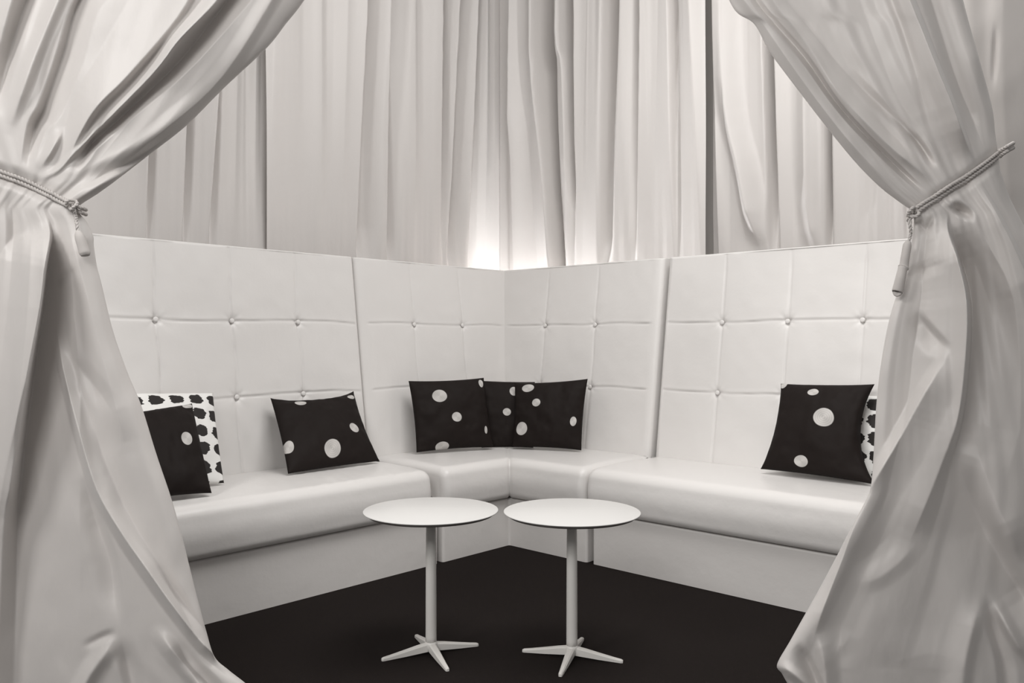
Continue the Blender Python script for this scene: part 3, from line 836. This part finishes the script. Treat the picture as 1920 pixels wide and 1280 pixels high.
left_cloth.build('curtain', M_CURT, 'satin curtain on the left, gathered by a rope and sweeping across the upper left', 'curtain', 'tied front curtains', n=430)
right_cloth.build('curtain', M_CURT, 'satin curtain on the right, gathered by a rope, its hem pointing in over the carpet', 'curtain', 'tied front curtains', n=330)

# plain cloth hanging further right, behind the tied curtain
s_in = [(-575, 1800), (1400, 1800)]; s_out = [(-575, 2420), (1400, 2420)]
SF = [([(1888, -300), (1880, 120), (1900, 420), (1960, 900)], [14, 14, 12, 10], 40, 60, 0), ([(1867, 40), (1864, 110), (1862, 170)], [-5, -8, -4], 4, 6, 0),
      ([(1975, -300), (1985, 900)], -20, 40, 40, 0), ([(2080, -300), (2080, 900)], 20, 60, 60, 0), ([(2200, -300), (2220, 900)], -24, 60, 50, 0), ([(2320, -300), (2320, 900)], 20, 60, 60, 0)]
side = Cloth(s_in, s_out, SF, 41, Y=2.72)
side.build('drape', M_SIDE, 'plain grey drape hanging at the far right edge, past the tied curtain', 'drape', None, n=150, y0=-500, y1=1270, step=6)

# ------------------------------------------------------------------ rope ties
def twisted(path, R=.0026, r=.0034, pitch=.020, phase=0.0, plies=2):
    P = [np.array(p, float) for p in path]
    # resample
    L = np.concatenate([[0], np.cumsum([np.linalg.norm(P[i + 1] - P[i]) for i in range(len(P) - 1)])])
    n = max(8, int(L[-1] / .0035)); q = np.linspace(0, L[-1], n); PP = np.array(P)
    S_ = np.stack([np.interp(q, L, PP[:, j]) for j in range(3)], -1)
    parts = []
    for ply in range(plies):
        pts = []
        for i in range(n):
            t = S_[min(i + 1, n - 1)] - S_[max(i - 1, 0)]; t /= np.linalg.norm(t) + 1e-9
            a = np.cross(t, [0.2, 0.1, 0.97]); a /= np.linalg.norm(a) + 1e-9; b2 = np.cross(t, a)
            an = 2 * math.pi * (q[i] / pitch + ply / plies) + phase
            pts.append(S_[i] + R * (math.cos(an) * a + math.sin(an) * b2))
        parts.append(tube(pts, r, 7))
    return parts

def spl(pts, n=10):
    pts = np.array(pts, float); q = np.linspace(0, len(pts) - 1, (len(pts) - 1) * n + 1)
    return [np.array([cr_interp(np.array([k]), pts[:, j])[0] for j in range(pts.shape[1])]) for k in q]

def rope_tie(cloth, front, tail, tassel, behind, label):
    fr = spl(front, 12)
    mid = front[len(front) // 2]
    org = cloth.point(mid[0], mid[1], .012)
    root = empty('curtain_tieback', tuple(org), label, 'rope tie', 'rope ties holding back the front curtains')
    for off in (-4.2, 4.4):
        pts = [cloth.point(x, y + off, .013) for x, y in fr]
        # depth along the rope is evened out so that it spans the small folds
        dY = np.array([p[1] for p in pts]); k = np.ones(9) / 9
        dYs = np.convolve(np.pad(dY, 4, mode='edge'), k, 'valid')
        for p, v in zip(pts, np.minimum(dY, dYs)): p[1] = v
        # round the back of the bundle
        a, b_ = pts[0], pts[-1]
        back = lambda p, dy: EYE + (p - EYE) * (1 + dy / p[1])
        bk = [back(b_, .05), back(b_, .12), (a + b_) / 2 + np.array([0, .18, 0]), back(a, .12), back(a, .05)]
        loop = pts + spl([pts[-1]] + bk + [pts[0]], 8)[1:]
        v, f = join(twisted(loop, phase=off))
        raw('cord', v, f, M_ROPE, root)
    tp = spl([cloth.point(x, y, .022 + o) for x, y, o in tail], 8)
    v, f = join(twisted(tp, R=.0024, r=.003))
    raw('tail_cord', v, f, M_ROPE, root)
    # knot
    k0 = cloth.point(tail[0][0], tail[0][1], .036)
    kn = [k0 + np.array([.013 * math.cos(t), .008 * math.sin(2 * t) - .004, .012 * math.sin(t)]) for t in np.linspace(0, 2 * math.pi, 26)]
    v, f = join(twisted(kn, R=.002, r=.0034))
    raw('knot', v, f, M_ROPE, root)
    # tassel: bound head and skirt of threads
    c = [cloth.point(x, y, .022 + o) for x, y, o, r in tassel]; rr = [t[3] for t in tassel]
    cs = spl(c, 6); rs = [float(cr_interp(np.array([k]), rr)[0]) for k in np.linspace(0, len(rr) - 1, len(cs))]
    v, f = tube(cs, rs, 18)
    raw('tassel', v, f, M_ROPE, root)
    return root

rope_tie(left_cloth, [(-142, 288), (-100, 298), (-70, 306), (-30, 316), (10, 328), (50, 343), (90, 362), (132, 384), (155, 395)],
         [(136, 384, 0), (141, 400, .0), (144, 420, .004), (146, 436, .006)],
         [(146, 434, .008, .006), (148, 440, .010, .011), (151, 448, .010, .0135), (156, 464, .010, .014), (159, 474, .010, .0145), (160, 479, .010, .011)], (-1, .12),
         'twisted rope tie around the left curtain with a short hanging tassel')
rope_tie(right_cloth, [(1705, 405), (1718, 393), (1745, 376), (1780, 353), (1820, 328), (1855, 303), (1872, 290), (1888, 279)],
         [(1712, 398, 0), (1706, 416, .0), (1708, 436, .006), (1703, 455, .01)],
         [(1703, 453, .01, .007), (1701, 460, .012, .011), (1698, 478, .014, .0115), (1695, 497, .014, .012), (1694, 501, .014, .0145), (1692, 506, .014, .0125), (1688, 524, .016, .0135), (1683, 546, .016, .0145), (1682, 548, .016, .008)], (-.12, 1),
         'twisted rope tie around the right curtain with a pale tassel at its left end')

# ------------------------------------------------------------------ light
w = bpy.data.worlds.new('world'); sc.world = w; w.use_nodes = True
nt = w.node_tree; bg = nt.nodes['Background']
bg.inputs[0].default_value = (1.0, 0.985, 0.965, 1); bg.inputs[1].default_value = 0.29

def area(name, loc, target, size, power, col=(1, .985, .965)):
    l = bpy.data.lights.new(name, 'AREA'); l.shape = 'RECTANGLE'; l.size, l.size_y = size; l.energy = power; l.color = col
    o = bpy.data.objects.new(name, l); COL.objects.link(o); o.location = loc
    o.rotation_euler = (Vector(target) - Vector(loc)).to_track_quat('-Z', 'Y').to_euler()
    return o
area('overhead_light', (.6, 2.6, 3.8), (0, 4.0, .3), (2.2, 1.4), 86)
area('front_fill_light', (-1.1, -.9, 2.7), (.4, 4, .4), (1.4, 1.0), 64)  # fill added behind the camera to brighten the sofa bases
area('hall_side_light', (-2.8, .2, 3.4), (0.2, 3.0, 0.9), (.9, .8), 55)
gl = bpy.data.lights.new('uplight', 'POINT'); gl.energy = 80; gl.shadow_soft_size = .04; gl.color = (.97, .985, 1)
go = bpy.data.objects.new('uplight', gl); COL.objects.link(go); go.location = tuple(C0 + U * .89 + V * .68 + Z * .80)
